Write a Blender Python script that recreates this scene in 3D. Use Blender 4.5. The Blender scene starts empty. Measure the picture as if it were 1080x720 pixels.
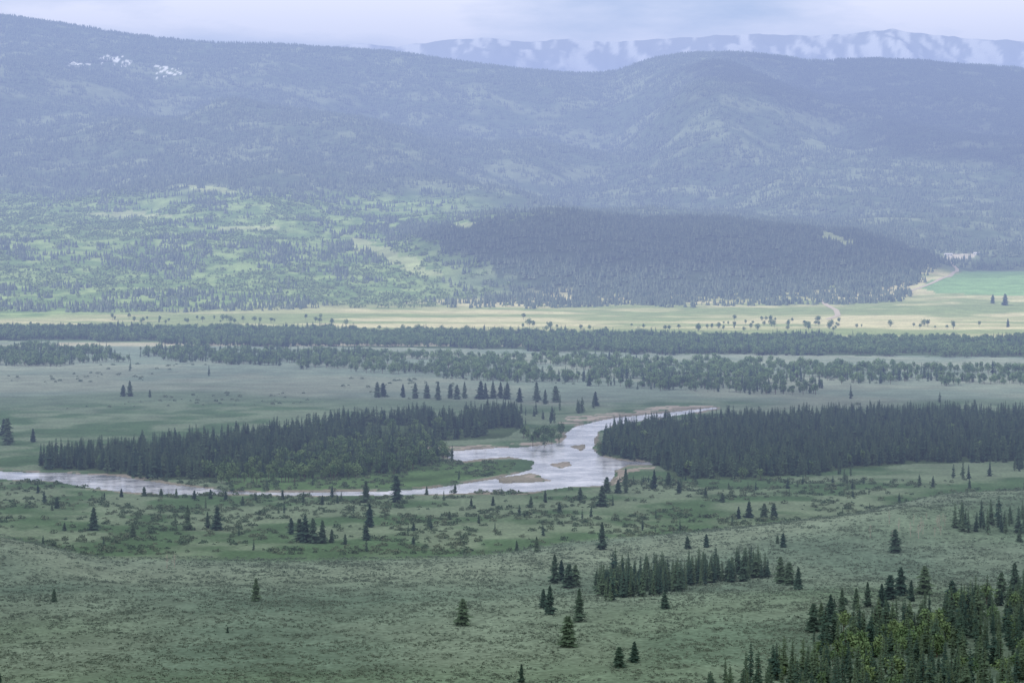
import bpy, math
import numpy as np
from mathutils import Vector
rng = np.random.default_rng(11)
scene = bpy.context.scene
scene.view_settings.view_transform = 'Standard'
scene.view_settings.look = 'None'
scene.view_settings.exposure = 0
scene.view_settings.gamma = 1

# ------------------------------------------------------------------ camera
CH = 225.0
TH = math.atan(160/3000.0)
cam_d = bpy.data.cameras.new("camera"); cam = bpy.data.objects.new("camera", cam_d)
scene.collection.objects.link(cam); scene.camera = cam
cam.location = (0, 0, CH); cam.rotation_euler = (math.pi/2-TH, 0, 0)
cam_d.sensor_width = 36; cam_d.lens = 100; cam_d.clip_start = 1; cam_d.clip_end = 120000

def project(x, y, z):
    c, s = math.cos(TH), math.sin(TH)
    dep = np.maximum(y*c + (CH-z)*s, 1.0); dn = (CH-z)*c - y*s
    return 540+3000*x/dep, 360+3000*dn/dep, dep

# ------------------------------------------------------------------ noise
_tabs = {}
def vnoise(x, y, seed=0):
    if seed not in _tabs: _tabs[seed] = np.random.RandomState(seed+100).rand(256, 256)
    T = _tabs[seed]
    xi = np.floor(x).astype(np.int64); yi = np.floor(y).astype(np.int64)
    fx = x-xi; fy = y-yi; fx = fx*fx*(3-2*fx); fy = fy*fy*(3-2*fy)
    x0 = xi & 255; x1 = (xi+1) & 255; y0 = yi & 255; y1 = (yi+1) & 255
    return (T[x0, y0]*(1-fx)+T[x1, y0]*fx)*(1-fy)+(T[x0, y1]*(1-fx)+T[x1, y1]*fx)*fy
def fbm(x, y, o=4, seed=0):
    a = 0; w = 0.5; t = 0
    for i in range(o):
        a = a + w*vnoise(x*2**i+i*17.3, y*2**i+i*9.1, seed+i); t += w; w *= .5
    return a/t
def sstep(a, b, x):
    t = np.clip((x-a)/(b-a), 0, 1); return t*t*(3-2*t)
def inpoly(u, v, poly):
    poly = np.array(poly, float); res = np.zeros(u.shape, bool)
    bb = (u >= poly[:, 0].min()) & (u <= poly[:, 0].max()) & (v >= poly[:, 1].min()) & (v <= poly[:, 1].max())
    uu = u[bb]; vv = v[bb]
    if uu.size == 0: return res
    ins = np.zeros(uu.shape, bool); n = len(poly)
    for i in range(n):
        x1, y1 = poly[i]; x2, y2 = poly[(i+1) % n]
        if y1 == y2: continue
        c = ((y1 > vv) != (y2 > vv)) & (uu < (x2-x1)*(vv-y1)/(y2-y1)+x1)
        ins ^= c
    res[bb] = ins; return res

# ------------------------------------------------------------------ terrain height
U = np.linspace(-900, 2000, 400)
D = np.linspace(4600, 14000, 400)
def prof(pts): p = np.array(pts, float); return np.interp(U, p[:, 0], p[:, 1])
def z_of(v, d): return CH-(v-200)*d/3000.0
rows = [(4600, 0*U), (5050, 0*U+1)]
rows.append((5600, z_of(prof([(0,300),(300,302),(430,308),(560,312),(900,312),(1000,306),(1080,306)]), 5600)))
rows.append((6200, z_of(prof([(0,262),(250,262),(400,258),(480,240),(530,233),(600,225),(670,234),(750,229),(830,242),(900,240),(960,262),(1010,280),(1080,282),(1400,270)]), 6200)))
rows.append((7000, z_of(prof([(0,228),(300,226),(400,238),(480,236),(600,232),(900,236),(1000,240),(1080,240)]), 7000)))
rows.append((8200, z_of(prof([(0,190),(300,196),(500,206),(700,208),(900,202),(1080,198)]), 8200)))
rows.append((9900, z_of(prof([(-400,90),(0,92),(300,108),(450,126),(560,140),(640,150),(690,125),(760,100),(850,105),(1080,110)]), 9900)))
rows.append((11500, z_of(prof([(-900,20),(-300,0),(0,13),(100,27),(200,40),(300,44),(350,49),(430,53),(490,64),(540,73),(600,76),(640,77),(665,68),(690,58),(730,53),(800,53),(850,62),(900,62),(1000,67),(1080,70),(1400,85),(2000,70)]), 11500)))
rows.append((12600, z_of(prof([(0,60),(500,105),(1080,105)]), 12600)))
rows.append((14000, 0*U+380))
dd = np.array([r[0] for r in rows]); zz = np.array([r[1] for r in rows])
TAB = np.zeros((len(D), len(U)))
for j in range(len(U)): TAB[:, j] = np.interp(D, dd, zz[:, j])
def blur(A, s, ax):
    k = np.exp(-0.5*(np.arange(-4*s, 4*s+1)/s)**2); k /= k.sum()
    P = np.pad(A, [(4*s, 4*s) if a == ax else (0, 0) for a in (0, 1)], mode='edge')
    return np.apply_along_axis(lambda m: np.convolve(m, k, 'valid'), ax, P)
TAB2 = blur(blur(TAB, 6, 0), 2, 1)
def tab(u, d):
    a = np.clip((d-D[0])/(D[1]-D[0]), 0, len(D)-1.001); b = np.clip((u-U[0])/(U[1]-U[0]), 0, len(U)-1.001)
    i = a.astype(int); j = b.astype(int); fa = a-i; fb = b-j
    return (TAB2[i, j]*(1-fa)+TAB2[i+1, j]*fa)*(1-fb)+(TAB2[i, j+1]*(1-fa)+TAB2[i+1, j+1]*fa)*fb
def edge_y(u):
    p = np.array([(-800,560),(0,553),(60,566),(100,576),(300,577),(450,577),(520,572),(600,560),(750,548),(900,535),(1000,520),(1080,512),(1600,500)], float)
    return (CH-10)*3000/(np.interp(u, p[:, 0], p[:, 1])-200)
def ridged(x, y, o, seed):
    a = 0; w = .5; t = 0
    for i in range(o):
        a = a+w*(1-np.abs(2*vnoise(x*2**i+3.3*i, y*2**i+7.7*i, seed+i)-1)); t += w; w *= .5
    return a/t
def height(x, y):
    x = np.asarray(x, float); y = np.asarray(y, float)
    u = 540+3000*x/np.maximum(y, 300)
    near = 190*np.clip(1-np.maximum(y, 0)/900, 0, 1)**1.2
    e = edge_y(u)
    ter = sstep(e+45, e-70, y)
    e2 = fbm(x/330+5, y/330, 3, 3); e3 = fbm(x/90, y/90, 3, 8)
    z = ter*(8.5+13*(e2-.5)*sstep(900, 1200, y)*2+1.2*(e3-.5))
    z = z + ter*10*np.exp(-((y-(e-170))/110.)**2)*sstep(650, 900, u)*(.4+e2)
    z = z + ter*8*np.exp(-((y-(e-120))/70.)**2)*sstep(140, -10, u)
    z = z + near
    z = z + sstep(3100, 3600, y)*(1-sstep(4900, 5200, y))*2.0*fbm(x/300, y/300, 3, 5)
    far = tab(u, y)
    k = sstep(5300, 6000, y)
    wx = x+500*(fbm(x/1800, y/1800, 2, 31)-.5)
    sp = fbm(wx/620+.5*y/2600, y/1700+3, 3, 41)-.5
    sm = fbm(x/300, y/340, 3, 51)-.5
    amp = np.interp(y, [5300, 6000, 7000, 8400, 9600, 10700, 11500, 12500], [0, 25, 90, 250, 400, 170, 15, 60])
    far = far+k*(amp*sp+np.interp(y, [5300, 6300, 7000, 9000], [10, 45, 60, 70])*sm*np.interp(y, [10600, 11500], [1, .15]))
    far = far+65*np.exp(-((u-750)/45.)**2)*sstep(8300, 9500, y)*sstep(10900, 9700, y)
    far = far-60*np.exp(-((u-655)/45.)**2)*sstep(8600, 9800, y)*sstep(11300, 10300, y)
    z = np.where(y > 4600, z+far*(y > 4600), z)
    z = np.where(y > 14000, 380+200*(fbm(x/2500, y/2500, 3, 61)-.5), z)
    return z

# ------------------------------------------------------------------ region outlines (traced, then laid on the terrain)
RIV1 = [(628,444),(608,449),(596,458),(592,465),(548,471),(500,472),(470,475),(472,482),(482,486),(505,483),(540,481),(562,485),(560,493),(548,497),(520,504),(490,509),(455,514),(400,517.5),(300,518.5),(228,517.5),(228,521),(300,522),(400,522),(470,520),(530,517),(560,518),(600,513),(636,511),(650,496),(662,490),(692,489.5),(692,487),(655,485),(632,479),(624,466),(634,455),(648,448),(690,441),(735,434),(756,430),(756,428.5),(720,433),(680,437),(650,440)]
RIV2 = [(-900,488),(0,496),(60,498),(120,500),(150,506),(230,515),(235,521),(180,521),(120,517),(60,508),(0,504),(-900,499)]
BARS = [[(585,444),(610,439),(650,434),(700,429),(745,425),(762,427),(720,432),(680,436),(650,441),(612,446),(590,447)],
        [(450,471),(500,469),(560,466),(592,460),(597,463),(562,470),(470,474),(450,474)],
        [(522,504),(556,498),(573,501),(584,505),(556,508),(530,507)],
        [(603,469),(614,467),(620,471),(610,474)],
        [(576,489),(596,487),(600,490),(586,493)],
        [(638,511),(652,496),(690,492),(690,495),(666,498),(650,508)],
        [(60,498),(130,499),(150,504),(100,502)]]
F_LEFT = [(40,486),(160,474),(280,460),(370,446),(470,440),(548,438),(548,454),(530,462),(420,466),(470,486),(350,490),(300,498),(240,506),(150,506),(100,496),(45,496)]
D_LEFT = [(210,500),(300,484),(365,470),(465,466),(474,487),(400,503),(235,511)]
F_RIGHT = [(632,474),(650,456),(760,447),(900,441),(1600,434),(1600,490),(1080,486),(960,489),(860,498),(800,506),(715,505),(692,490),(650,483),(634,482)]
T1 = [(-900,348),(100,348),(300,350),(500,353),(700,356),(1000,360),(1600,362),(1600,375),(1080,377),(900,375),(700,373),(500,368),(250,364),(100,359),(-900,359)]
T2 = [(150,370),(420,375),(600,379),(760,382),(1060,392),(1600,397),(1600,408),(1060,406),(865,408),(860,417),(760,414),(540,405),(350,391),(150,379)]
T3 = [(-900,364),(0,366),(110,372),(143,380),(60,386),(0,386),(-900,386)]
GROVE = [(630,628),(650,608),(720,604),(800,600),(816,612),(760,617),(690,626),(642,633)]
BR = [(850,680),(880,668),(950,656),(1010,648),(1060,632),(1800,580),(1800,1100),(700,1100),(745,728),(850,704),(935,690),(905,682)]
BR_DEC = [(850,700),(870,680),(1000,664),(1010,690),(900,710)]
RE = [(990,562),(1030,548),(1080,536),(1700,520),(1700,565),(1080,566)]
MEADOW = [[(368,250),(385,252),(410,262),(440,274),(466,290),(452,292),(425,282),(400,270),(378,262)],
          [(858,240),(880,246),(902,256),(890,260),(868,252)],
          [(180,194),(240,198),(252,204),(215,204)],
          [(225,238),(300,240),(295,245),(230,243)],
          [(80,226),(140,223),(180,228),(130,232)],
          [(470,236),(505,234),(500,240),(478,242)]]
SNOW = [[(108,58),(134,60),(140,68),(112,68)],[(160,69),(186,71),(188,80),(166,80)],[(70,66),(100,68),(98,71),(72,70)]]
CROP = [(985,296),(1020,286),(1600,280),(1600,312),(1080,312),(985,309),(970,304)]
PAD = [(994,272),(1000,268),(1024,267),(1036,269),(1030,272),(1012,275)]
RIDGE = [(395,232),(480,236),(600,222),(700,226),(860,232),(960,250),(985,270),(965,297),(900,306),(760,314),(640,316),(560,300),(490,268),(440,250)]

# ------------------------------------------------------------------ helpers
def mat_new(name):
    m = bpy.data.materials.new(name); m.use_nodes = True; m.node_tree.nodes.clear()
    return m, m.node_tree.nodes, m.node_tree.links
def grid_mesh(name, X, Y, Z):
    nr, nc = X.shape
    me = bpy.data.meshes.new(name)
    co = np.stack([X, Y, Z], -1).reshape(-1, 3).astype(np.float32)
    me.vertices.add(nr*nc); me.vertices.foreach_set("co", co.ravel())
    i = np.arange(nr*nc).reshape(nr, nc)
    q = np.stack([i[:-1, :-1], i[:-1, 1:], i[1:, 1:], i[1:, :-1]], -1).reshape(-1, 4).astype(np.int32)
    nf = len(q)
    me.loops.add(nf*4); me.loops.foreach_set("vertex_index", q.ravel())
    me.polygons.add(nf); me.polygons.foreach_set("loop_start", np.arange(nf, dtype=np.int32)*4)
    me.polygons.foreach_set("loop_total", np.full(nf, 4, np.int32))
    me.update(calc_edges=True)
    me.polygons.foreach_set("use_smooth", np.ones(nf, bool))
    o = bpy.data.objects.new(name, me); scene.collection.objects.link(o)
    return o
def add_col(me, name, C):
    a = me.color_attributes.new(name, 'FLOAT_COLOR', 'POINT')
    c = np.ones((len(me.vertices), 4), np.float32); c[:, :3] = C.reshape(-1, 3)
    a.data.foreach_set("color", c.ravel())

# ------------------------------------------------------------------ terrain mesh
ya = np.arange(-400, 1230, 25.)
yb = 675000/(np.arange(745, 332, -0.8)-200)
yc = np.arange(yb[-1]+20, 13500, 28.)
yd = np.geomspace(13550, 70000, 45)
ys = np.concatenate([ya, yb, yc, yd])
tt = np.concatenate([np.linspace(-.75, -.215, 70)[:-1], np.arange(-.215, .215, .0006), np.linspace(.2155, .75, 70)])
Y, Tn = np.meshgrid(ys, tt, indexing='ij')
X = Tn*np.maximum(Y, 1200)
Z = height(X, Y)
Uu, Vv, _ = project(X, Y, Z)
ju = 5*(fbm(X/25, Y/60, 3, 71)-.5)*2; jv = 1.3*(fbm(X/40+9, Y/60, 3, 75)-.5)*2
valley = (Y > 1000) & (Y < 5200)
riv = (inpoly(Uu+ju, Vv+jv, RIV1) | inpoly(Uu+ju, Vv+jv, RIV2)) & valley
for p in BARS[2:5]: riv &= ~inpoly(Uu+2*ju, Vv+2*jv, p)
rivd = np.zeros_like(riv)
for du, dv in ((0, -1.6), (0, 1.8), (-5, 0), (6, 0)):
    rivd |= (inpoly(Uu+2*ju+du, Vv+2*jv+dv, RIV1) | inpoly(Uu+2*ju+du, Vv+2*jv+dv, RIV2)) & valley
Z = np.where(riv, -1.6, Z)
# colours
def C(*c): return np.array(c, float)
def mixc(A, B, k): return A*(1-k[..., None])+B*k[..., None]
n1 = fbm(X/120, Y/120, 4, 81); n2 = fbm(X/40, Y/45, 3, 85); n3 = fbm(X/600, Y/300, 3, 89); n4 = fbm(X/12, Y/14, 2, 92)
e = edge_y(Uu)
sage = mixc(C(.088,.132,.104)+0*X[..., None], C(.125,.17,.133), sstep(.3, .7, n1))
sage = mixc(sage, C(.085,.135,.085), sstep(.48, .66, n3)*.6)
sage = mixc(sage, C(.155,.195,.15), np.exp(-((Y-(e-90))/70.)**2)*.6)
flood = mixc(C(.062,.108,.058)+0*X[..., None], C(.13,.175,.12), sstep(.35, .65, n2))
plain = mixc(C(.12,.16,.132)+0*X[..., None], C(.155,.185,.15), sstep(.35, .65, n1))
plain = mixc(plain, C(.095,.135,.095), sstep(.5, .62, n3))
field = mixc(C(.25,.27,.14)+0*X[..., None], C(.37,.355,.215), sstep(.38, .6, fbm(X/250, Y/90, 4, 95)))  # tan field colour, albedo raised to carry the sun patches
field = mixc(field, C(.15,.20,.085), sstep(.46, .58, fbm(X/200+4, Y/100, 4, 98))*.85)
col = mixc(flood, sage, sstep(e+20, e-20, Y))
col = mixc(col, plain, sstep(2850, 3050, Y+300*(n1-.5)))
col = mixc(col, field, sstep(4050, 4350, Y+300*(n1-.5)))
floorc = mixc(C(.07,.10,.065)+0*X[..., None], C(.14,.175,.11), sstep(.42, .66, n1))
aspen = mixc(C(.11,.175,.065)+0*X[..., None], C(.20,.275,.11), sstep(.4, .65, n2))
low = mixc(floorc, aspen, sstep(600, 420, Uu+120*(n3-.5))*sstep(196, 214, Vv+20*(n1-.5)))
col = mixc(col, low, sstep(5100, 5300, Y+250*(n1-.5)-np.interp(Uu, [0, 280, 420, 1000, 1400], [-300, 0, 150, 900, 900])))
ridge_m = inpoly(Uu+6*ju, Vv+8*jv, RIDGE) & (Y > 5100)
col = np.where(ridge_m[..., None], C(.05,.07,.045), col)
for p in MEADOW:
    m = inpoly(Uu+3*ju, Vv+3*jv, p) & (Y > 5100); col = np.where(m[..., None], C(.25,.295,.15)*(.7+.6*n2[..., None]), col)
for p in SNOW:
    m = inpoly(Uu+3*ju, Vv+3*jv, p) & (Y > 8000) & (n4 > .54); col = np.where(m[..., None], C(.6,.62,.65), col)
m = inpoly(Uu+2*ju, Vv+jv, CROP) & (Y > 4800); col = np.where(m[..., None], C(.15,.25,.11)*(.8+.4*n1[..., None]), col)
m = inpoly(Uu+2*ju, Vv+jv, PAD) & (Y > 4800); col = np.where(m[..., None], C(.34,.32,.27)*(.7+.6*n4[..., None]), col)
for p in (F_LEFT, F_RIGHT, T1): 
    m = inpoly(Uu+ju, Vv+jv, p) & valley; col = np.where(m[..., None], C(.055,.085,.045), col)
m = inpoly(Uu, Vv, [(230,500),(470,486),(545,486),(535,499),(440,514),(250,518)]) & valley
col = np.where(m[..., None], C(.07,.12,.055)*(.6+.8*n2[..., None]), col)
m = (Vv > 361)&(Vv < 364.5)&(Uu > 60)&valley&(n1 > .42); col = np.where(m[..., None], C(.27,.27,.2), col)
for p in BARS:
    m = inpoly(Uu+2*ju, Vv+1.5*jv, p) & valley & (n4 > .38); col = np.where(m[..., None], C(.27,.245,.215)*(.7+.6*n2[..., None]), col)
m = rivd & (n2 > .5); col = np.where(m[..., None], C(.19,.18,.15), col)
col = np.where(riv[..., None], C(.12,.12,.10), col)
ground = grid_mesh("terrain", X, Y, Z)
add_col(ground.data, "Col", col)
m, N, L = mat_new("ground_mat")
out = N.new("ShaderNodeOutputMaterial"); b = N.new("ShaderNodeBsdfDiffuse"); b.inputs['Roughness'].default_value = .6
at = N.new("ShaderNodeAttribute"); at.attribute_name = "Col"
geo = N.new("ShaderNodeNewGeometry")
na = N.new("ShaderNodeTexNoise"); na.inputs['Scale'].default_value = .35; na.inputs['Detail'].default_value = 3
nb = N.new("ShaderNodeTexNoise"); nb.inputs['Scale'].default_value = .03; nb.inputs['Detail'].default_value = 4
L.new(geo.outputs['Position'], na.inputs['Vector']); L.new(geo.outputs['Position'], nb.inputs['Vector'])
ra = N.new("ShaderNodeMapRange"); ra.inputs[1].default_value = .3; ra.inputs[2].default_value = .7; ra.inputs[3].default_value = .72; ra.inputs[4].default_value = 1.24
rb = N.new("ShaderNodeMapRange"); rb.inputs[1].default_value = .3; rb.inputs[2].default_value = .7; rb.inputs[3].default_value = .82; rb.inputs[4].default_value = 1.16
L.new(na.outputs['Fac'], ra.inputs[0]); L.new(nb.outputs['Fac'], rb.inputs[0])
mu = N.new("ShaderNodeMath"); mu.operation = 'MULTIPLY'; L.new(ra.outputs[0], mu.inputs[0]); L.new(rb.outputs[0], mu.inputs[1])
vm = N.new("ShaderNodeVectorMath"); vm.operation = 'SCALE'; L.new(at.outputs['Color'], vm.inputs[0]); L.new(mu.outputs[0], vm.inputs['Scale'])
L.new(vm.outputs[0], b.inputs['Color']); L.new(b.outputs[0], out.inputs['Surface'])
ground.data.materials.append(m)

# ------------------------------------------------------------------ river water
gx, gy = np.meshgrid(np.linspace(-2400, 2400, 40), np.linspace(2010, 3120, 20))
water = grid_mesh("river_water", gx, gy, 0*gx-.6)
m, N, L = mat_new("water_mat")
out = N.new("ShaderNodeOutputMaterial"); p = N.new("ShaderNodeBsdfPrincipled")
p.inputs['Roughness'].default_value = .2; p.inputs['IOR'].default_value = 1.33
geo = N.new("ShaderNodeNewGeometry"); nz = N.new("ShaderNodeTexNoise"); nz.inputs['Scale'].default_value = .25; nz.inputs['Detail'].default_value = 4
L.new(geo.outputs['Position'], nz.inputs['Vector'])
bp = N.new("ShaderNodeBump"); bp.inputs['Distance'].default_value = .15; bp.inputs['Strength'].default_value = .5
L.new(nz.outputs['Fac'], bp.inputs['Height']); L.new(bp.outputs[0], p.inputs['Normal'])
n2_ = N.new("ShaderNodeTexNoise"); n2_.inputs['Scale'].default_value = .03; n2_.inputs['Detail'].default_value = 8; n2_.inputs['Roughness'].default_value = .7
L.new(geo.outputs['Position'], n2_.inputs['Vector'])
cr = N.new("ShaderNodeValToRGB"); cr.color_ramp.elements[0].position = .42; cr.color_ramp.elements[0].color = (.12,.14,.17,1)
cr.color_ramp.elements[1].position = .68; cr.color_ramp.elements[1].color = (.55,.57,.64,1)
L.new(n2_.outputs['Fac'], cr.inputs[0]); L.new(cr.outputs[0], p.inputs['Base Color'])
L.new(p.outputs[0], out.inputs['Surface']); water.data.materials.append(m)

# ------------------------------------------------------------------ foliage materials
def foliage(name, c1, c2, ns=None):
    m, N, L = mat_new(name)
    out = N.new("ShaderNodeOutputMaterial"); b = N.new("ShaderNodeBsdfDiffuse")
    oi = N.new("ShaderNodeObjectInfo"); r = N.new("ShaderNodeValToRGB")
    r.color_ramp.elements[0].color = (*c1, 1); r.color_ramp.elements[1].color = (*c2, 1)
    if ns:
        g = N.new("ShaderNodeNewGeometry"); nz = N.new("ShaderNodeTexNoise"); nz.inputs['Scale'].default_value = ns; nz.inputs['Detail'].default_value = 1
        L.new(g.outputs['Position'], nz.inputs['Vector']); mr = N.new("ShaderNodeMapRange"); mr.inputs[1].default_value = .3; mr.inputs[2].default_value = .7
        L.new(nz.outputs['Fac'], mr.inputs[0]); L.new(mr.outputs[0], r.inputs[0])
    else: L.new(oi.outputs['Random'], r.inputs[0])
    L.new(r.outputs[0], b.inputs['Color']); L.new(b.outputs[0], out.inputs['Surface'])
    return m
M_CON = foliage("conifer_needles", (.026,.052,.046), (.07,.11,.07))
M_CONH = foliage("hillside_conifer_needles", (.055,.085,.07), (.135,.17,.12), .07)
M_DEC = foliage("broadleaf_foliage", (.062,.115,.06), (.125,.19,.09))
M_ASP = foliage("aspen_foliage", (.13,.20,.085), (.22,.30,.13), .07)
M_SAGE = foliage("sagebrush_leaves", (.085,.125,.10), (.13,.17,.135), .3)
M_WIL = foliage("willow_leaves", (.055,.095,.06), (.13,.17,.11))
m, N, L = mat_new("bark"); out = N.new("ShaderNodeOutputMaterial"); b = N.new("ShaderNodeBsdfDiffuse"); nz = N.new("ShaderNodeTexNoise"); nz.inputs['Scale'].default_value = 3
r = N.new("ShaderNodeValToRGB"); r.color_ramp.elements[0].color = (.05,.04,.03,1); r.color_ramp.elements[1].color = (.14,.12,.10,1)
L.new(nz.outputs['Fac'], r.inputs[0]); L.new(r.outputs[0], b.inputs['Color']); L.new(b.outputs[0], out.inputs['Surface']); M_BARK = m
m, N, L = mat_new("pale_bark"); out = N.new("ShaderNodeOutputMaterial"); b = N.new("ShaderNodeBsdfDiffuse"); nz = N.new("ShaderNodeTexNoise"); nz.inputs['Scale'].default_value = 3
r = N.new("ShaderNodeValToRGB"); r.color_ramp.elements[0].color = (.22,.2,.18,1); r.color_ramp.elements[1].color = (.4,.38,.34,1)
L.new(nz.outputs['Fac'], r.inputs[0]); L.new(r.outputs[0], b.inputs['Color']); L.new(b.outputs[0], out.inputs['Surface']); M_PALE = m

# ------------------------------------------------------------------ tree meshes
class MB:
    def __init__(s): s.v = []; s.f = []; s.mi = []; s.off = (0, 0, 0); s.s = 1.
    def add(s, pts): s.v += [(p[0]*s.s+s.off[0], p[1]*s.s+s.off[1], p[2]*s.s+s.off[2]) for p in pts]
    def tri(s, pts, mi=0):
        n = len(s.v); s.add(pts); s.f.append(tuple(range(n, n+len(pts)))); s.mi.append(mi)
    def limb(s, a, b, ra, rb, mi=1, n=5):
        a = Vector(a); b = Vector(b); d = (b-a).normalized(); s1 = d.orthogonal().normalized(); s2 = d.cross(s1)
        i0 = len(s.v)
        for c, rr in ((a, ra), (b, rb)):
            s.add([tuple(c+rr*(math.cos(2*math.pi*k/n)*s1+math.sin(2*math.pi*k/n)*s2)) for k in range(n)])
        for k in range(n):
            s.f.append((i0+k, i0+(k+1) % n, i0+n+(k+1) % n, i0+n+k)); s.mi.append(mi)
    def mesh(s, name, mats):
        me = bpy.data.meshes.new(name); me.from_pydata(s.v, [], s.f)
        for mm in mats: me.materials.append(mm)
        me.polygons.foreach_set("material_index", s.mi); me.update(); return me
R = np.random.default_rng(5)
def conifer(H=15., RB=2.7, nw=18, nf=9, pw=.75, z0=.7, gaps=.12, full=False):
    mb = MB(); mb.limb((0, 0, -1.), (0, 0, H*.55), .28, .15); mb.limb((0, 0, H*.55), (0, 0, H), .15, .02)
    for k in range(nw):
        z = z0+(H-z0)*(k/nw)**.95
        t = z/H
        rr = RB*(1-t)**pw*R.uniform(.68, 1.18)+.12
        rr *= min(1., .62+t*2.2)
        side = R.uniform(0, 6.28); sk = R.uniform(0, .5)
        for j in range(nf):
            if R.random() < gaps: continue
            a = 2*math.pi*(j+R.uniform(-.4, .4))/nf+k*.7
            r = rr*R.uniform(.55, 1.22)*(1-sk*(math.cos(a-side) > .3))
            dr = R.uniform(-.05, .4)*r; w = r*R.uniform(.2, .34)+.1
            ca, sa = math.cos(a), math.sin(a)
            B = (0, 0, z+.22*r); Tp = (ca*r, sa*r, z-dr)
            m1 = (ca*r*.6-sa*w, sa*r*.6+ca*w, z-dr*.75-.15); m2 = (ca*r*.6+sa*w, sa*r*.6-ca*w, z-dr*.75-.15); mc = (ca*r*.6, sa*r*.6, z-dr*.2+.25)
            mb.tri((B, m1, mc)); mb.tri((B, mc, m2)); mb.tri((m1, Tp, mc)); mb.tri((mc, Tp, m2))
            if full:
                for q in range(2):
                    f = R.uniform(.5, 1.05); c = Vector((ca*r*f, sa*r*f, z-dr*f+R.uniform(-.1, .5)))
                    d1 = Vector(R.normal(size=3)).normalized()*.45; d2 = Vector(R.normal(size=3)).normalized()*.4
                    mb.tri((c-d1, c+d2, c+d1))
    mb.tri(((.15, 0, H-.9), (-.1, .12, H-.9), (0, 0, H+.2))); mb.tri(((-.12, -.1, H-.9), (.1, .1, H-.9), (0, 0, H+.2)))
    return mb.mesh("pine_tree", [M_CON, M_BARK])
def conifer_stand(nt=4, H=15.):
    mb = MB(); a00 = R.uniform(0, 6)
    for t in range(nt):
        RB = R.uniform(2.6, 4.3); a = a00+6.283*t/nt+R.uniform(-.5, .5); rad = R.uniform(4., 11.)
        mb.off = (math.cos(a)*rad, math.sin(a)*rad, 0); mb.s = R.uniform(.6, 1.15)
        mb.limb((0, 0, -3), (0, 0, H*.3), .3, .2, n=3)
        for k, (za, zb, rr) in enumerate(((.08, .5, 1.), (.28, .72, .74), (.5, 1., .5))):
            n = 6; a0 = R.uniform(0, 6)
            ring = [(math.cos(a0+6.283*i/n)*RB*rr*R.uniform(.7, 1.15), math.sin(a0+6.283*i/n)*RB*rr*R.uniform(.7, 1.15), H*za+R.uniform(-.6, .6)) for i in range(n)]
            for i in range(n): mb.tri((ring[i], ring[(i+1) % n], (0, 0, H*zb)))
    return mb.mesh("conifer_stand", [M_CONH, M_BARK])
def crown(mb, H, W, nl, nq, q, trunk=True):
    if trunk: mb.limb((0, 0, -1), (0, 0, H*.45), .3, .18)
    for l in range(nl):
        a = R.uniform(0, 6.28); zz_ = R.uniform(.3, .8)*H; rad = W*.55*R.uniform(.2, 1)*(1.25-zz_/H)
        c = Vector((math.cos(a)*rad, math.sin(a)*rad, zz_)); lr = W*R.uniform(.26, .42)
        if trunk: mb.limb((0, 0, H*.3), tuple(c), .12, .04, n=3)
        for i in range(nq):
            d = Vector(R.normal(size=3)); d.normalize(); pnt = c+Vector((d.x*lr, d.y*lr, d.z*lr))*R.uniform(.6, 1.1)
            t1 = Vector(R.normal(size=3)).normalized(); t2 = t1.cross((d+Vector(R.normal(size=3))*.4).normalized()).normalized()
            s1 = q*R.uniform(.5, 1.1); s2 = q*R.uniform(.4, .9)
            mb.tri((pnt-t1*s1, pnt-t2*s2*.6, pnt+t1*s1, pnt+t2*s2))
def decid(H=12., W=4., nl=8, nq=30, q=.85):
    mb = MB(); crown(mb, H, W, nl, nq, q); return mb.mesh("cottonwood_tree", [M_DEC, M_BARK])
def aspen_stand(nt=4):
    mb = MB(); a00 = R.uniform(0, 6)
    for t in range(nt):
        a = a00+6.283*t/nt+R.uniform(-.5, .5); rad = R.uniform(4., 10.)
        mb.off = (math.cos(a)*rad, math.sin(a)*rad, 0); mb.s = R.uniform(.55, 1.05); crown(mb, 12, 5.8, 4, 9, 1.7)
    return mb.mesh("aspen_stand", [M_ASP, M_BARK])
def shrub_into(mb, H, W, n, q):
    for i in range(3):
        a = R.uniform(0, 6.28); mb.limb((0, 0, -.3), (math.cos(a)*W*.4, math.sin(a)*W*.4, H*.6), .03*H, .01*H, n=3)
    for i in range(n):
        d = Vector(R.normal(size=3)); d.normalize(); d.z = abs(d.z)
        pnt = Vector((d.x*W, d.y*W, .15*H+d.z*H*.85))*R.uniform(.6, 1.05)
        t1 = Vector(R.normal(size=3)).normalized(); t2 = t1.cross(Vector(R.normal(size=3))).normalized()
        mb.tri((pnt-t1*q, pnt-t2*q*.7, pnt+t1*q, pnt+t2*q))
def shrub(H=1., W=.8, n=22, q=.28, mat=None, name="shrub"):
    mb = MB(); shrub_into(mb, H, W, n, q); return mb.mesh(name, [mat, M_BARK])
def sage_clump(nt=6):
    mb = MB()
    for t in range(nt):
        mb.off = (R.uniform(-5, 5), R.uniform(-5, 5), 0); mb.s = R.uniform(.5, 1.1); shrub_into(mb, .8, 1.1, 12, .34)
    return mb.mesh("sagebrush", [M_SAGE, M_BARK])
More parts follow.
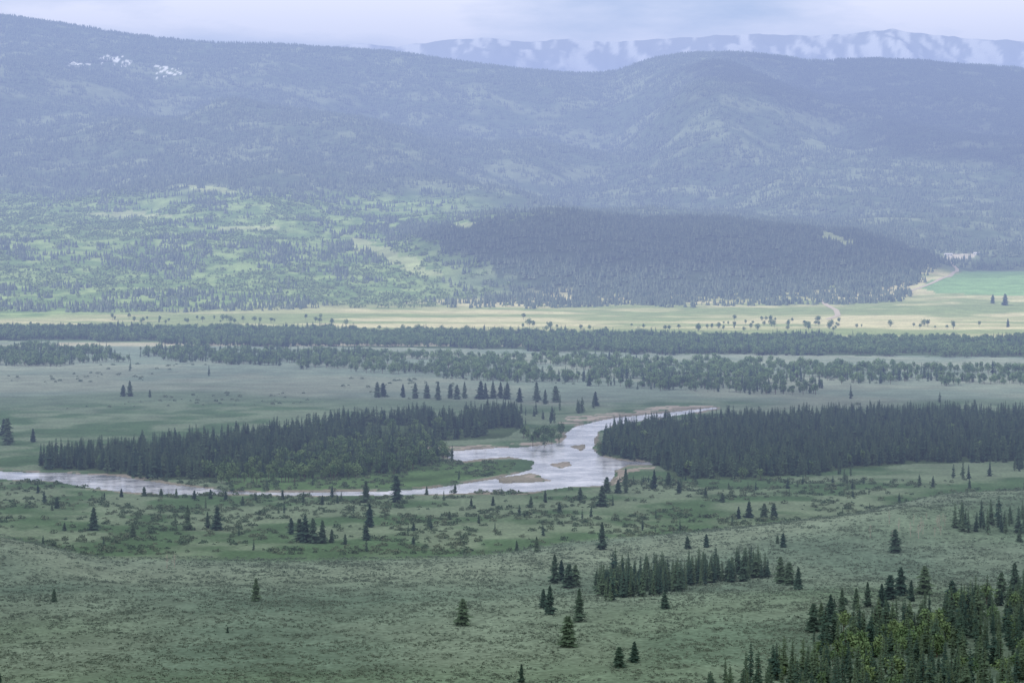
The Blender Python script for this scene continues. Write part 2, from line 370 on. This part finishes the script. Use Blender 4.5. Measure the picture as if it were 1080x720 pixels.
def snag(H=9.):
    mb = MB(); mb.limb((0, 0, -1), (.3, 0, H), .22, .04)
    for i in range(16):
        z = R.uniform(.25, .95)*H; a = R.uniform(0, 6.28); r = (1.1-z/H)*2.6
        mb.limb((.3*z/H, 0, z), (math.cos(a)*r, math.sin(a)*r, z+r*.9), .08, .02, n=3)
        mb.limb((math.cos(a)*r*.5, math.sin(a)*r*.5, z+r*.45), (math.cos(a+.6)*r, math.sin(a+.6)*r, z+r*.5), .05, .015, n=3)
    return mb.mesh("bare_aspen_tree", [M_PALE, M_PALE])

def coll(name):
    c = bpy.data.collections.new(name); scene.collection.children.link(c); return c
march_y = np.arange(950, 13500, 3.)
def ground_at(u, v):
    c, s = math.cos(TH), math.sin(TH)
    a = (u-540)/3000; bdn = (v-360)/3000
    fy = c-bdn*s; fz = -s-bdn*c
    x = a/fy*march_y; z = CH+fz/fy*march_y
    h = height(x, march_y); k = np.argmax(h >= z)
    if h[k] < z[k]: k = len(march_y)-1
    return float(x[k]), float(march_y[k]), float(h[k])
def put(mesh, name, u, v, px, base_h, c=None, wide=1.):
    x, y, z = ground_at(u, v); s = px*y/3000/base_h
    o = bpy.data.objects.new(name, mesh); (c or scene.collection).objects.link(o)
    o.location = (x, y, z-.1); o.rotation_euler = (0, 0, R.uniform(0, 6.28)); o.scale = (s*wide, s*wide, s); return o

con = [conifer(RB=3.3), conifer(RB=3.9, nw=16, gaps=.2), conifer(RB=3.1, pw=.9, nw=19), conifer(RB=3.6, pw=.62, z0=1.2), conifer(RB=2.6, z0=1.8, gaps=.22)]
conf = [conifer(RB=4.3, nw=26, nf=11, pw=.66, full=True), conifer(RB=5.2, nw=24, nf=11, pw=.55, gaps=.2, full=True), conifer(RB=3.7, pw=.8, nw=28, nf=10, full=True), conifer(RB=4.8, pw=.5, z0=1.1, nw=24, nf=11, gaps=.18, full=True)]
lowc = [conifer_stand() for i in range(6)]
dec = [decid(W=7.), decid(W=8., nl=10), decid(H=12, W=6., nl=7)]
lowd = [aspen_stand() for i in range(4)]
wil = [shrub(3., 2.4, 50, .55, M_WIL, "willow_shrub"), shrub(2.4, 2.8, 50, .55, M_WIL, "willow_shrub")]
sg = [sage_clump() for i in range(4)]
sn = [snag(), snag(8.)]

cs_con = coll("pine_trees"); cs_low = coll("conifer_stands"); cs_dec = coll("cottonwood_trees"); cs_lowd = coll("aspen_stands")
cs_wil = coll("willow_shrubs"); cs_sg = coll("sagebrush_plants"); cs_sn = coll("bare_aspens")
def protos(meshes, name, c, spots):
    for me, (u, v) in zip(meshes, spots):
        x, y, z = ground_at(u, v); o = bpy.data.objects.new(name, me); c.objects.link(o); o.location = (x, y, z-.1)
protos(con, "pine_tree", cs_con, [(452,420),(660,520),(532,421),(566,424),(790,546)])
protos(lowc, "conifer_stand", cs_low, [(940,296),(720,300),(300,300),(600,290),(800,280),(400,220)])
protos(dec, "cottonwood_tree", cs_dec, [(562,470),(574,471),(582,468)])
protos(lowd, "aspen_stand", cs_lowd, [(120,300),(200,280),(60,260),(330,290)])
protos(wil, "willow_shrub", cs_wil, [(320,545),(520,550)])
protos(sg, "sagebrush", cs_sg, [(400,640),(300,660),(200,680),(520,700)])
protos(sn, "bare_aspen_tree", cs_sn, [(176,600),(184,598)])

iso = [(270,634,24),(635,580,28),(418,530,28),(823,615,28),(488,660,28),(57,635,14),(599,683,33),(611,656,34),(580,648,30),(573,641,20),(600,620,25),(585,615,30),(592,613,22),(607,618,22),(701,642,18),(669,698,22),(653,704,22),(550,720,20),(240,668,7),
 (198,559,26),(229,559,25),(219,557,17),(140,566,15),(99,559,24),(386,530,22),(390,556,24),(307,563,17),(316,571,24),(322,572,28),(330,573,26),(340,573,24),(350,572,14),(386,570,16),(364,574,11),
 (452,556,10),(436,575,9),(545,581,11),(566,582,16),(725,579,13),(745,577,14),(790,546,17),(806,546,15),(816,546,15),(779,547,13),(944,583,24),(975,627,30),(950,628,30),(961,634,22),(939,632,26),
 (842,622,24),(832,617,24),(8,469,28),(35,466,14),(4,460,18),(137,418,16),(130,418,12),(158,419,8),(398,419,16),(404,418,14),(425,419,14),(438,420,16),(450,420,15),(462,422,19),(475,420,15),(490,420,17),(482,421,15),(512,420,16),(528,420,17),
 (507,421,19),(520,420,17),(535,421,17),(548,424,15),(566,422,19),(575,426,15),(586,424,17),(628,428,15),(1047,320,9),(1060,322,12),(1063,345,9),(690,516,20),(660,512,18),(640,520,17),(635,534,22),(652,520,14),(762,530,10),
 (915,640,26),(903,642,22),(888,648,26),(876,655,28),(866,662,26),(858,666,30),(930,640,24),(1004,640,28),(880,640,9),(892,638,8),(820,573,9),(826,577,15),(1075,572,13),(1030,650,32),(1070,626,32),(1056,632,28),
 (128,524,9),(152,523,10),(60,536,12),(40,520,9),(110,527,8),(256,533,10),(298,527,10),(320,530,11),(436,560,9),(474,548,9),(505,552,10),(497,534,9),(68,560,9),(0,720,10),
 (170,524,9),(186,525,10),(205,526,9),(222,526,10),(238,527,9),(270,528,9),(340,532,10),(356,531,9),(560,535,12),(575,530,13),(590,540,10),(520,533,10),(705,512,14),(716,520,12),(744,524,10),(612,528,14),(480,520,10),(450,522,9)]
for (u, v, px) in iso:
    put(conf[int(R.integers(0, 4))], "pine_tree", u, v, px*1.03, 15., wide=R.uniform(.95, 1.35))

# ------------------------------------------------------------------ instanced masses
def mass(name, pts, sc, idx, c):
    n = len(pts)
    me = bpy.data.meshes.new(name); me.vertices.add(n); me.vertices.foreach_set("co", np.asarray(pts, np.float32).ravel())
    a = me.attributes.new("iscale", 'FLOAT_VECTOR', 'POINT'); a.data.foreach_set("vector", np.asarray(sc, np.float32).ravel())
    rot = np.zeros((n, 3), np.float32); rot[:, 2] = rng.uniform(0, 6.28, n); rot[:, 0] = rng.normal(0, .03, n)
    a = me.attributes.new("irot", 'FLOAT_VECTOR', 'POINT'); a.data.foreach_set("vector", rot.ravel())
    a = me.attributes.new("idx", 'INT', 'POINT'); a.data.foreach_set("value", np.asarray(idx, np.int32))
    me.update()
    o = bpy.data.objects.new(name, me); scene.collection.objects.link(o)
    g = bpy.data.node_groups.new(name+"_scatter", 'GeometryNodeTree')
    g.interface.new_socket("Geometry", in_out='INPUT', socket_type='NodeSocketGeometry')
    g.interface.new_socket("Geometry", in_out='OUTPUT', socket_type='NodeSocketGeometry')
    gi = g.nodes.new("NodeGroupInput"); go = g.nodes.new("NodeGroupOutput")
    ip = g.nodes.new("GeometryNodeInstanceOnPoints"); ci = g.nodes.new("GeometryNodeCollectionInfo")
    ci.inputs['Collection'].default_value = c; ci.inputs['Separate Children'].default_value = True; ci.inputs['Reset Children'].default_value = True
    def na(nm, t):
        q = g.nodes.new("GeometryNodeInputNamedAttribute"); q.data_type = t; q.inputs['Name'].default_value = nm; return q.outputs[0]
    er = g.nodes.new("FunctionNodeEulerToRotation")
    g.links.new(gi.outputs[0], ip.inputs['Points']); g.links.new(ci.outputs[0], ip.inputs['Instance'])
    ip.inputs['Pick Instance'].default_value = True
    g.links.new(na("idx", 'INT'), ip.inputs['Instance Index']); g.links.new(na("iscale", 'FLOAT_VECTOR'), ip.inputs['Scale'])
    g.links.new(na("irot", 'FLOAT_VECTOR'), er.inputs[0]); g.links.new(er.outputs[0], ip.inputs['Rotation'])
    g.links.new(ip.outputs[0], go.inputs[0])
    md = o.modifiers.new("scatter", 'NODES'); md.node_group = g
    print(name, n)
    return o
def pool(y0, y1, tmax, area):
    n = int(tmax*(y1**2-y0**2)/area)
    y = np.sqrt(rng.uniform(y0**2, y1**2, n)); x = rng.uniform(-tmax, tmax, n)*y
    z = height(x, y); u, v, d = project(x, y, z); return x, y, z, u, v
def scl(n, s0, s1, wide=1.):
    s = rng.uniform(s0, s1, n); w = s*rng.uniform(.85, 1.2, n)*wide; return np.stack([w, w, s], -1)

x, y, z, u, v = pool(1000, 5250, .25, 9.)
r = rng.random(len(x)); nA = fbm(x/60, y/60, 3, 201); nB = fbm(x/160, y/160, 3, 205)
rv = inpoly(u, v, RIV1) | inpoly(u, v, RIV2)
for bpoly in BARS: rv |= inpoly(u, v, bpoly)
jx = 14*(fbm(x/40, y/50, 2, 210)-.5); uu = u+jx; vv = v+6*(fbm(x/50, y/60, 2, 212)-.5)
flo = (v > 505) & (v < 585) & (y > edge_y(u)) & ~rv
pl = (v > 384) & (v < 440) & (y > 2800)
pr_con = np.zeros(len(x)); pr_dec = np.zeros(len(x)); pr_wil = np.zeros(len(x))
pr_con = np.where(inpoly(uu, vv, F_LEFT), .22*(nA > .36), pr_con); m_ = inpoly(uu, vv, D_LEFT); pr_dec = np.where(m_, .10, pr_dec); pr_con = np.where(m_, .06, pr_con)
pr_con = np.where(inpoly(uu, vv, F_RIGHT), .22, pr_con)
m_ = inpoly(uu, vv, F_RIGHT) | inpoly(uu, vv, F_LEFT); pr_dec = np.where(m_ & (pr_dec == 0), .008, pr_dec)
pr_con = np.where(inpoly(uu, vv, GROVE), .26, pr_con)
pr_con = np.where(inpoly(uu, vv, BR), .15, pr_con); pr_dec = np.where(inpoly(uu, vv, BR), .012, pr_dec)
m_ = inpoly(uu, vv, BR_DEC); pr_con = np.where(m_, .07, pr_con); pr_dec = np.where(m_ , .09, pr_dec)
pr_con = np.where(inpoly(uu, vv, RE), .08, pr_con)
m_ = inpoly(uu, vv, T1); pr_con = np.where(m_, .05*(nB > .48), pr_con); pr_dec = np.where(m_, .10+.04*(nA > .5), pr_dec)
m_ = inpoly(uu, vv, T2); pr_con = np.where(m_, .022*(nB > .47)*(nA>.4), pr_con); pr_dec = np.where(m_, .055*(nA > .41), pr_dec)
m_ = inpoly(uu, vv, T3); pr_con = np.where(m_, .02*(nB > .45), pr_con); pr_dec = np.where(m_, .08*(nA > .38), pr_dec)
m_ = inpoly(uu, vv, [(545,436),(640,428),(640,440),(590,446),(560,452),(545,450)]); pr_con = np.where(m_, .012, pr_con)
m_ = inpoly(uu, vv, [(555,462),(590,458),(592,470),(555,471)]); pr_dec = np.where(m_, .07, pr_dec)
pr_con = np.where(flo, .0035*(nA > .45)+.0006, pr_con)
m_ = inpoly(u, v, [(630,508),(820,502),(1080,492),(1080,512),(900,520),(740,516),(640,520)]); pr_con = np.where(m_, .02*(nA > .5), pr_con)
pr_wil = np.where(flo, .12*(nA > .46)+.012, 0); pr_wil = np.where(inpoly(u, v, [(230,498),(470,486),(545,488),(535,499),(440,513),(250,516)]), .10*(nA > .4), pr_wil)
pr_con = np.where(pl & (pr_con+pr_dec == 0), .0001, pr_con)
m_ = (v > 336) & (v < 350) & (nB > .55); pr_dec = np.where(m_ & (pr_dec == 0), .006, pr_dec)
m_ = (v > 384) & (v < 440) & (nB > .6); pr_wil = np.where(m_, .01, pr_wil)
pr_con[rv] = 0; pr_dec[rv] = 0; pr_wil[rv] = 0
s = r < pr_con; n = s.sum()
hs = scl(n, .55, 1.25); bigf = (inpoly(u[s], v[s], F_RIGHT)|inpoly(u[s], v[s], F_LEFT)); hs *= np.where(bigf, 1.03, np.where(flo[s], .5, .95))[:, None]
hs *= np.where(inpoly(u[s], v[s], GROVE), .9, 1)[:, None]
mass("pine_forest", np.stack([x, y, z-.2], -1)[s], hs, rng.integers(0, 5, n), cs_con)
s2 = (r >= pr_con) & (r < pr_con+pr_dec); n = s2.sum()
mass("cottonwood_grove", np.stack([x, y, z-.2], -1)[s2], scl(n, .5, 1.15), rng.integers(0, 3, n), cs_dec)
s3 = (r > .5) & (r < .5+pr_wil); n = s3.sum()
mass("willow_thicket", np.stack([x, y, z-.1], -1)[s3], scl(n, .35, 1.1), rng.integers(0, 2, n), cs_wil)
s4 = inpoly(u, v, [(915,568),(930,552),(1000,545),(1010,560),(970,570)]) & (r < .06); n = s4.sum()
mass("bare_aspen_grove", np.stack([x, y, z-.1], -1)[s4], scl(n, .6, 1.1), rng.integers(0, 2, n), cs_sn)
x, y, z, u, v = pool(1150, 2250, .21, 28.)
s = (y < edge_y(u)+20) & (fbm(x/25, y/25, 3, 220)+rng.uniform(-.4, .4, len(x)) > .42) & ~inpoly(u, v, BR)
n = s.sum(); mass("sagebrush_field", np.stack([x, y, z], -1)[s], scl(n, .55, 1.05), rng.integers(0, 4, n), cs_sg)

# hills
x, y, z, u, v = pool(5080, 12000, .205, 380.)
r = rng.random(len(x)); nA = fbm(x/110, y/160, 4, 301); nB = fbm(x/400, y/500, 3, 305)
base = np.interp(u, [0, 280, 420, 600, 950, 1000, 1100], [4950, 5120, 5200, 5250, 5350, 6250, 6250])
asp = sstep(600, 420, u+160*(nB-.5))*sstep(198, 214, v+24*(nA-.5))*(v < 345)
dens = .34+.64*sstep(.34, .56, nA+.4*(nB-.5))
dens = np.where(asp > .5, dens*.85, dens)
rd = inpoly(u+25*(nA-.5), v+14*(fbm(x/150, y/200, 3, 311)-.5), RIDGE); dens = np.where(rd, 1., dens)
dens = np.where((v < 235) & (v > 185) & (u > 420) & ~rd, dens*.65, dens)
mead = np.zeros(len(x), bool)
for p in MEADOW+SNOW: mead |= inpoly(u, v, p)
dens = np.where(mead, .04, dens); dens = np.where(inpoly(u, v, CROP)|inpoly(u, v, PAD), 0, dens)
dens *= (y > base+150*(nA-.5))
cfr = sstep(.47, .56, fbm((x+.5*y)/170, (y-.5*x)/330, 3, 321))
asp = np.where(rd, 0, asp*(1-.85*cfr))
keep = r < dens; isd = keep & (rng.random(len(x)) < asp); isc = keep & ~isd
n = isc.sum(); mass("conifer_hillside_forest", np.stack([x, y, z-.8], -1)[isc], scl(n, .75, 1.1, 1.05), rng.integers(0, 6, n), cs_low)
n = isd.sum(); mass("aspen_hillside_forest", np.stack([x, y, z-.8], -1)[isd], scl(n, .65, .95, 1.1), rng.integers(0, 4, n), cs_lowd)

# ------------------------------------------------------------------ dirt roads
m, N, L = mat_new("dirt_road_mat"); out = N.new("ShaderNodeOutputMaterial"); b = N.new("ShaderNodeBsdfDiffuse"); nz = N.new("ShaderNodeTexNoise"); nz.inputs['Scale'].default_value = .2
r_ = N.new("ShaderNodeValToRGB"); r_.color_ramp.elements[0].color = (.26,.23,.18,1); r_.color_ramp.elements[1].color = (.42,.38,.32,1)
g_ = N.new("ShaderNodeNewGeometry"); L.new(g_.outputs['Position'], nz.inputs['Vector'])
L.new(nz.outputs['Fac'], r_.inputs[0]); L.new(r_.outputs[0], b.inputs['Color']); L.new(b.outputs[0], out.inputs['Surface']); M_ROAD = m
def road(pl, w):
    P = np.array([ground_at(*p)[:2] for p in pl]); seg = np.r_[0, np.cumsum(np.hypot(*np.diff(P, axis=0).T))]
    t = np.arange(0, seg[-1], 8.); cx = np.interp(t, seg, P[:, 0]); cy = np.interp(t, seg, P[:, 1])
    k = np.ones(9)/9
    if len(t) > 30:
        cx = np.convolve(np.pad(cx, 4, 'edge'), k, 'valid'); cy = np.convolve(np.pad(cy, 4, 'edge'), k, 'valid')
    tx = np.gradient(cx); ty = np.gradient(cy); l = np.hypot(tx, ty)+1e-6; nx = -ty/l; ny = tx/l
    off = np.linspace(-w, w, 5); XX = cx[:, None]+nx[:, None]*off; YY = cy[:, None]+ny[:, None]*off
    o = grid_mesh("dirt_road", XX, YY, height(XX, YY)+.5); o.data.materials.append(M_ROAD)
road([(866,316),(872,322),(882,327),(884,333),(872,337)], 5)
road([(890,320),(930,315),(960,307),(985,298),(1003,291),(1010,285),(1004,276)], 4)

# ------------------------------------------------------------------ ranch buildings by the clearing
def flat(name, c, sc=1.):
    m, N, L = mat_new(name); out = N.new("ShaderNodeOutputMaterial"); b = N.new("ShaderNodeBsdfDiffuse"); nz = N.new("ShaderNodeTexNoise"); nz.inputs['Scale'].default_value = sc
    r = N.new("ShaderNodeValToRGB"); r.color_ramp.elements[0].color = (c[0]*.8, c[1]*.8, c[2]*.8, 1); r.color_ramp.elements[1].color = (*c, 1)
    L.new(nz.outputs['Fac'], r.inputs[0]); L.new(r.outputs[0], b.inputs['Color']); L.new(b.outputs[0], out.inputs['Surface']); return m
MW = flat("white_siding", (.6, .6, .58)); MR = flat("metal_roof", (.4, .4, .42)); MG = flat("window_glass", (.04, .05, .06)); MD = flat("door_wood", (.2, .12, .08))
def part(name, vs, fs, mat, par):
    me = bpy.data.meshes.new(name); me.from_pydata(vs, [], fs); me.materials.append(mat)
    o = bpy.data.objects.new(name, me); scene.collection.objects.link(o); o.parent = par
def house(u, v, Lx, Wy, Hh, rot):
    x, y, z = ground_at(u, v); e_ = bpy.data.objects.new("ranch_house", None); scene.collection.objects.link(e_); e_.location = (x, y, z); e_.rotation_euler = (0, 0, rot)
    a, b_ = Lx/2, Wy/2; rz = Hh+Wy*.32
    vs = [(-a,-b_,-2),(a,-b_,-2),(a,b_,-2),(-a,b_,-2),(-a,-b_,Hh),(a,-b_,Hh),(a,b_,Hh),(-a,b_,Hh),(-a,0,rz),(a,0,rz)]
    part("walls", vs, [(0,1,5,4),(2,3,7,6),(1,2,6,9,5),(3,0,4,8,7)], MW, e_)
    o_ = .6; k_ = Wy*.32/b_
    rv_ = [(-a-o_,-b_-o_,Hh-o_*k_+.15),(a+o_,-b_-o_,Hh-o_*k_+.15),(a+o_,0,rz+.15),(-a-o_,0,rz+.15),(a+o_,b_+o_,Hh-o_*k_+.15),(-a-o_,b_+o_,Hh-o_*k_+.15)]
    part("roof", rv_, [(0,1,2,3),(3,2,4,5)], MR, e_)
    for i in range(3):
        cx_ = -a*.65+i*a*.65
        part("window_%d" % (i+1), [(cx_-.8,-b_-.03,1.2),(cx_+.8,-b_-.03,1.2),(cx_+.8,-b_-.03,2.6),(cx_-.8,-b_-.03,2.6)], [(0,1,2,3)], MG, e_)
    part("door", [(a*.85-.55,-b_-.03,0),(a*.85+.55,-b_-.03,0),(a*.85+.55,-b_-.03,2.1),(a*.85-.55,-b_-.03,2.1)], [(0,1,2,3)], MD, e_)
house(1000, 270, 18, 8, 3.5, .1); house(1030, 269, 13, 8, 3.5, -.3)

# ------------------------------------------------------------------ distant snowy mountains
uc = np.linspace(-700, 1900, 800); yy = np.linspace(26500, 33500, 160)
pv = np.array([(-700,30),(0,40),(360,49),(385,46),(420,49),(470,44),(520,41),(560,45),(600,41),(650,45),(700,41),(740,40),(800,35),(850,38),(900,35),(940,31),(970,33),(1010,39),(1080,44),(1400,36),(1900,46)], float)
Yg, Ug = np.meshgrid(yy, uc, indexing='ij'); Xg = (Ug-540)/3000*Yg
crest = CH+(200-np.interp(Ug, pv[:, 0], pv[:, 1]))*30000/3000.
sft = 700*(fbm(Xg/2500, Xg*0, 2, 401)-.5)
prof_ = np.interp(Yg+sft, [26500, 28000, 29300, 29800, 30000, 30600, 33500], [.25, .55, .78, .93, 1., .97, .4])
Zg = 400+(crest-400)*prof_+(ridged(Xg/900, Yg/2600, 5, 411)-.6)*420*np.interp(prof_, [.4, .8, 1], [.6, 1, .08])+40*(fbm(Xg/150, Yg/150, 3, 420)-.5)
snowm = grid_mesh("snowy_mountains", Xg, Yg, Zg)
sn_ = .45*fbm((Xg+.6*Yg)/330, Yg/700, 5, 431)+.55*fbm(Xg/90, Yg/500, 4, 441)+.10*(prof_-.8)
k = sstep(.50, .62, sn_)*sstep(.6, .74, prof_+.1*(fbm(Xg/200, Yg/400, 3, 450)-.5))*.6
add_col(snowm.data, "Col", mixc(np.array([.22,.24,.25])+0*np.stack([Xg]*3, -1), np.array([.8,.82,.85]), k))
m, N, L = mat_new("snowy_rock"); out = N.new("ShaderNodeOutputMaterial"); b = N.new("ShaderNodeBsdfDiffuse"); at = N.new("ShaderNodeAttribute"); at.attribute_name = "Col"
L.new(at.outputs['Color'], b.inputs['Color']); L.new(b.outputs[0], out.inputs['Surface']); snowm.data.materials.append(m)

# ------------------------------------------------------------------ haze (absorbing box over valley and hills, scattered light put in as emission)
def haze(y0, y1, dist, colr):
    bpy.ops.mesh.primitive_cube_add(size=1, location=(0, (y0+y1)/2, 300)); hb = bpy.context.object; hb.name = "haze"; hb.scale = (90000, y1-y0, 1700)
    m, N, L = mat_new("haze_glow"); out = N.new("ShaderNodeOutputMaterial")
    va = N.new("ShaderNodeVolumeAbsorption"); va.inputs['Color'].default_value = (0, 0, 0, 1); va.inputs['Density'].default_value = 1/dist
    em = N.new("ShaderNodeEmission"); em.inputs['Color'].default_value = (*colr, 1); em.inputs['Strength'].default_value = 1/dist
    ad = N.new("ShaderNodeAddShader"); L.new(va.outputs[0], ad.inputs[0]); L.new(em.outputs[0], ad.inputs[1]); L.new(ad.outputs[0], out.inputs['Volume'])
    hb.data.materials.append(m)
haze(1300, 50000, 8800., (.385,.49,.83))

# ------------------------------------------------------------------ sun, sky
AZ = math.radians(-125); EL = math.radians(45)
sd = Vector((math.cos(EL)*math.sin(AZ), math.cos(EL)*math.cos(AZ), math.sin(EL)))
sl = bpy.data.lights.new("sun", 'SUN'); sl.energy = 5.0; sl.angle = math.radians(.5); sl.color = (1, .96, .87)
so = bpy.data.objects.new("sun", sl); scene.collection.objects.link(so); so.rotation_euler = sd.to_track_quat('Z', 'Y').to_euler(); so.location = (0, 0, 3000)
w = bpy.data.worlds.new("World"); scene.world = w; w.use_nodes = True
N = w.node_tree.nodes; L = w.node_tree.links; N.clear()
out = N.new("ShaderNodeOutputWorld"); bg = N.new("ShaderNodeBackground"); bg.inputs['Strength'].default_value = .12
sky = N.new("ShaderNodeTexSky"); sky.sky_type = 'NISHITA'; sky.sun_disc = False; sky.sun_elevation = EL; sky.sun_rotation = AZ; sky.altitude = 2000
tc = N.new("ShaderNodeTexCoord"); mp = N.new("ShaderNodeMapping"); mp.inputs['Scale'].default_value = (1, 1, 4)
nz = N.new("ShaderNodeTexNoise"); nz.inputs['Scale'].default_value = 7; nz.inputs['Detail'].default_value = 8; nz.inputs['Roughness'].default_value = .55
L.new(tc.outputs['Generated'], mp.inputs[0]); L.new(mp.outputs[0], nz.inputs['Vector'])
cr = N.new("ShaderNodeValToRGB"); cr.color_ramp.elements[0].position = .34; cr.color_ramp.elements[1].position = .56
L.new(nz.outputs['Fac'], cr.inputs[0])
mx = N.new("ShaderNodeMixRGB"); mx.inputs[2].default_value = (16.5, 15.6, 14.2, 1)
L.new(cr.outputs[0], mx.inputs[0]); L.new(sky.outputs[0], mx.inputs[1]); L.new(mx.outputs[0], bg.inputs['Color']); L.new(bg.outputs[0], out.inputs['Surface'])

# ------------------------------------------------------------------ clouds overhead (cast the cloud shadows)
m, N, L = mat_new("cloud_mat"); out = N.new("ShaderNodeOutputMaterial")
at = N.new("ShaderNodeAttribute"); at.attribute_name = "Col"; tp = N.new("ShaderNodeBsdfTransparent"); tl = N.new("ShaderNodeBsdfTranslucent"); tl.inputs['Color'].default_value = (.55,.58,.63,1)
ms = N.new("ShaderNodeMixShader"); L.new(at.outputs['Fac'], ms.inputs[0]); L.new(tp.outputs[0], ms.inputs[1]); L.new(tl.outputs[0], ms.inputs[2]); L.new(ms.outputs[0], out.inputs['Surface'])
def cloud(cx, cy, gz, rx, ry, dens, seed, hgt=2600, soft=.6):
    a, b = np.meshgrid(np.linspace(-1.25, 1.25, 90), np.linspace(-1.25, 1.25, 90))
    off = sd*((hgt-gz)/sd.z)
    X = cx+off.x+a*rx; Y = cy+off.y+b*ry
    rr = np.hypot(a, b)+.7*(fbm(X/500, Y/500, 5, seed)-.5)
    al = sstep(1.05, soft, rr)*dens*(.75+.5*fbm(X/300, Y/300, 4, seed+7))
    o = grid_mesh("cloud", X, Y, hgt+90*fbm(X/220, Y/220, 4, seed+3)*sstep(1.1, .6, rr)); al = np.clip(al, 0, 1)
    add_col(o.data, "Col", np.stack([al]*3, -1)); o.data.materials.append(m)
cloud(0, 1550, 0, 2900, 2050, .86, 501)
cloud(380, 6150, 130, 850, 520, .8, 511)
cloud(1900, 10000, 500, 1250, 1700, 1.15, 521, 2900, .85)
print("done")
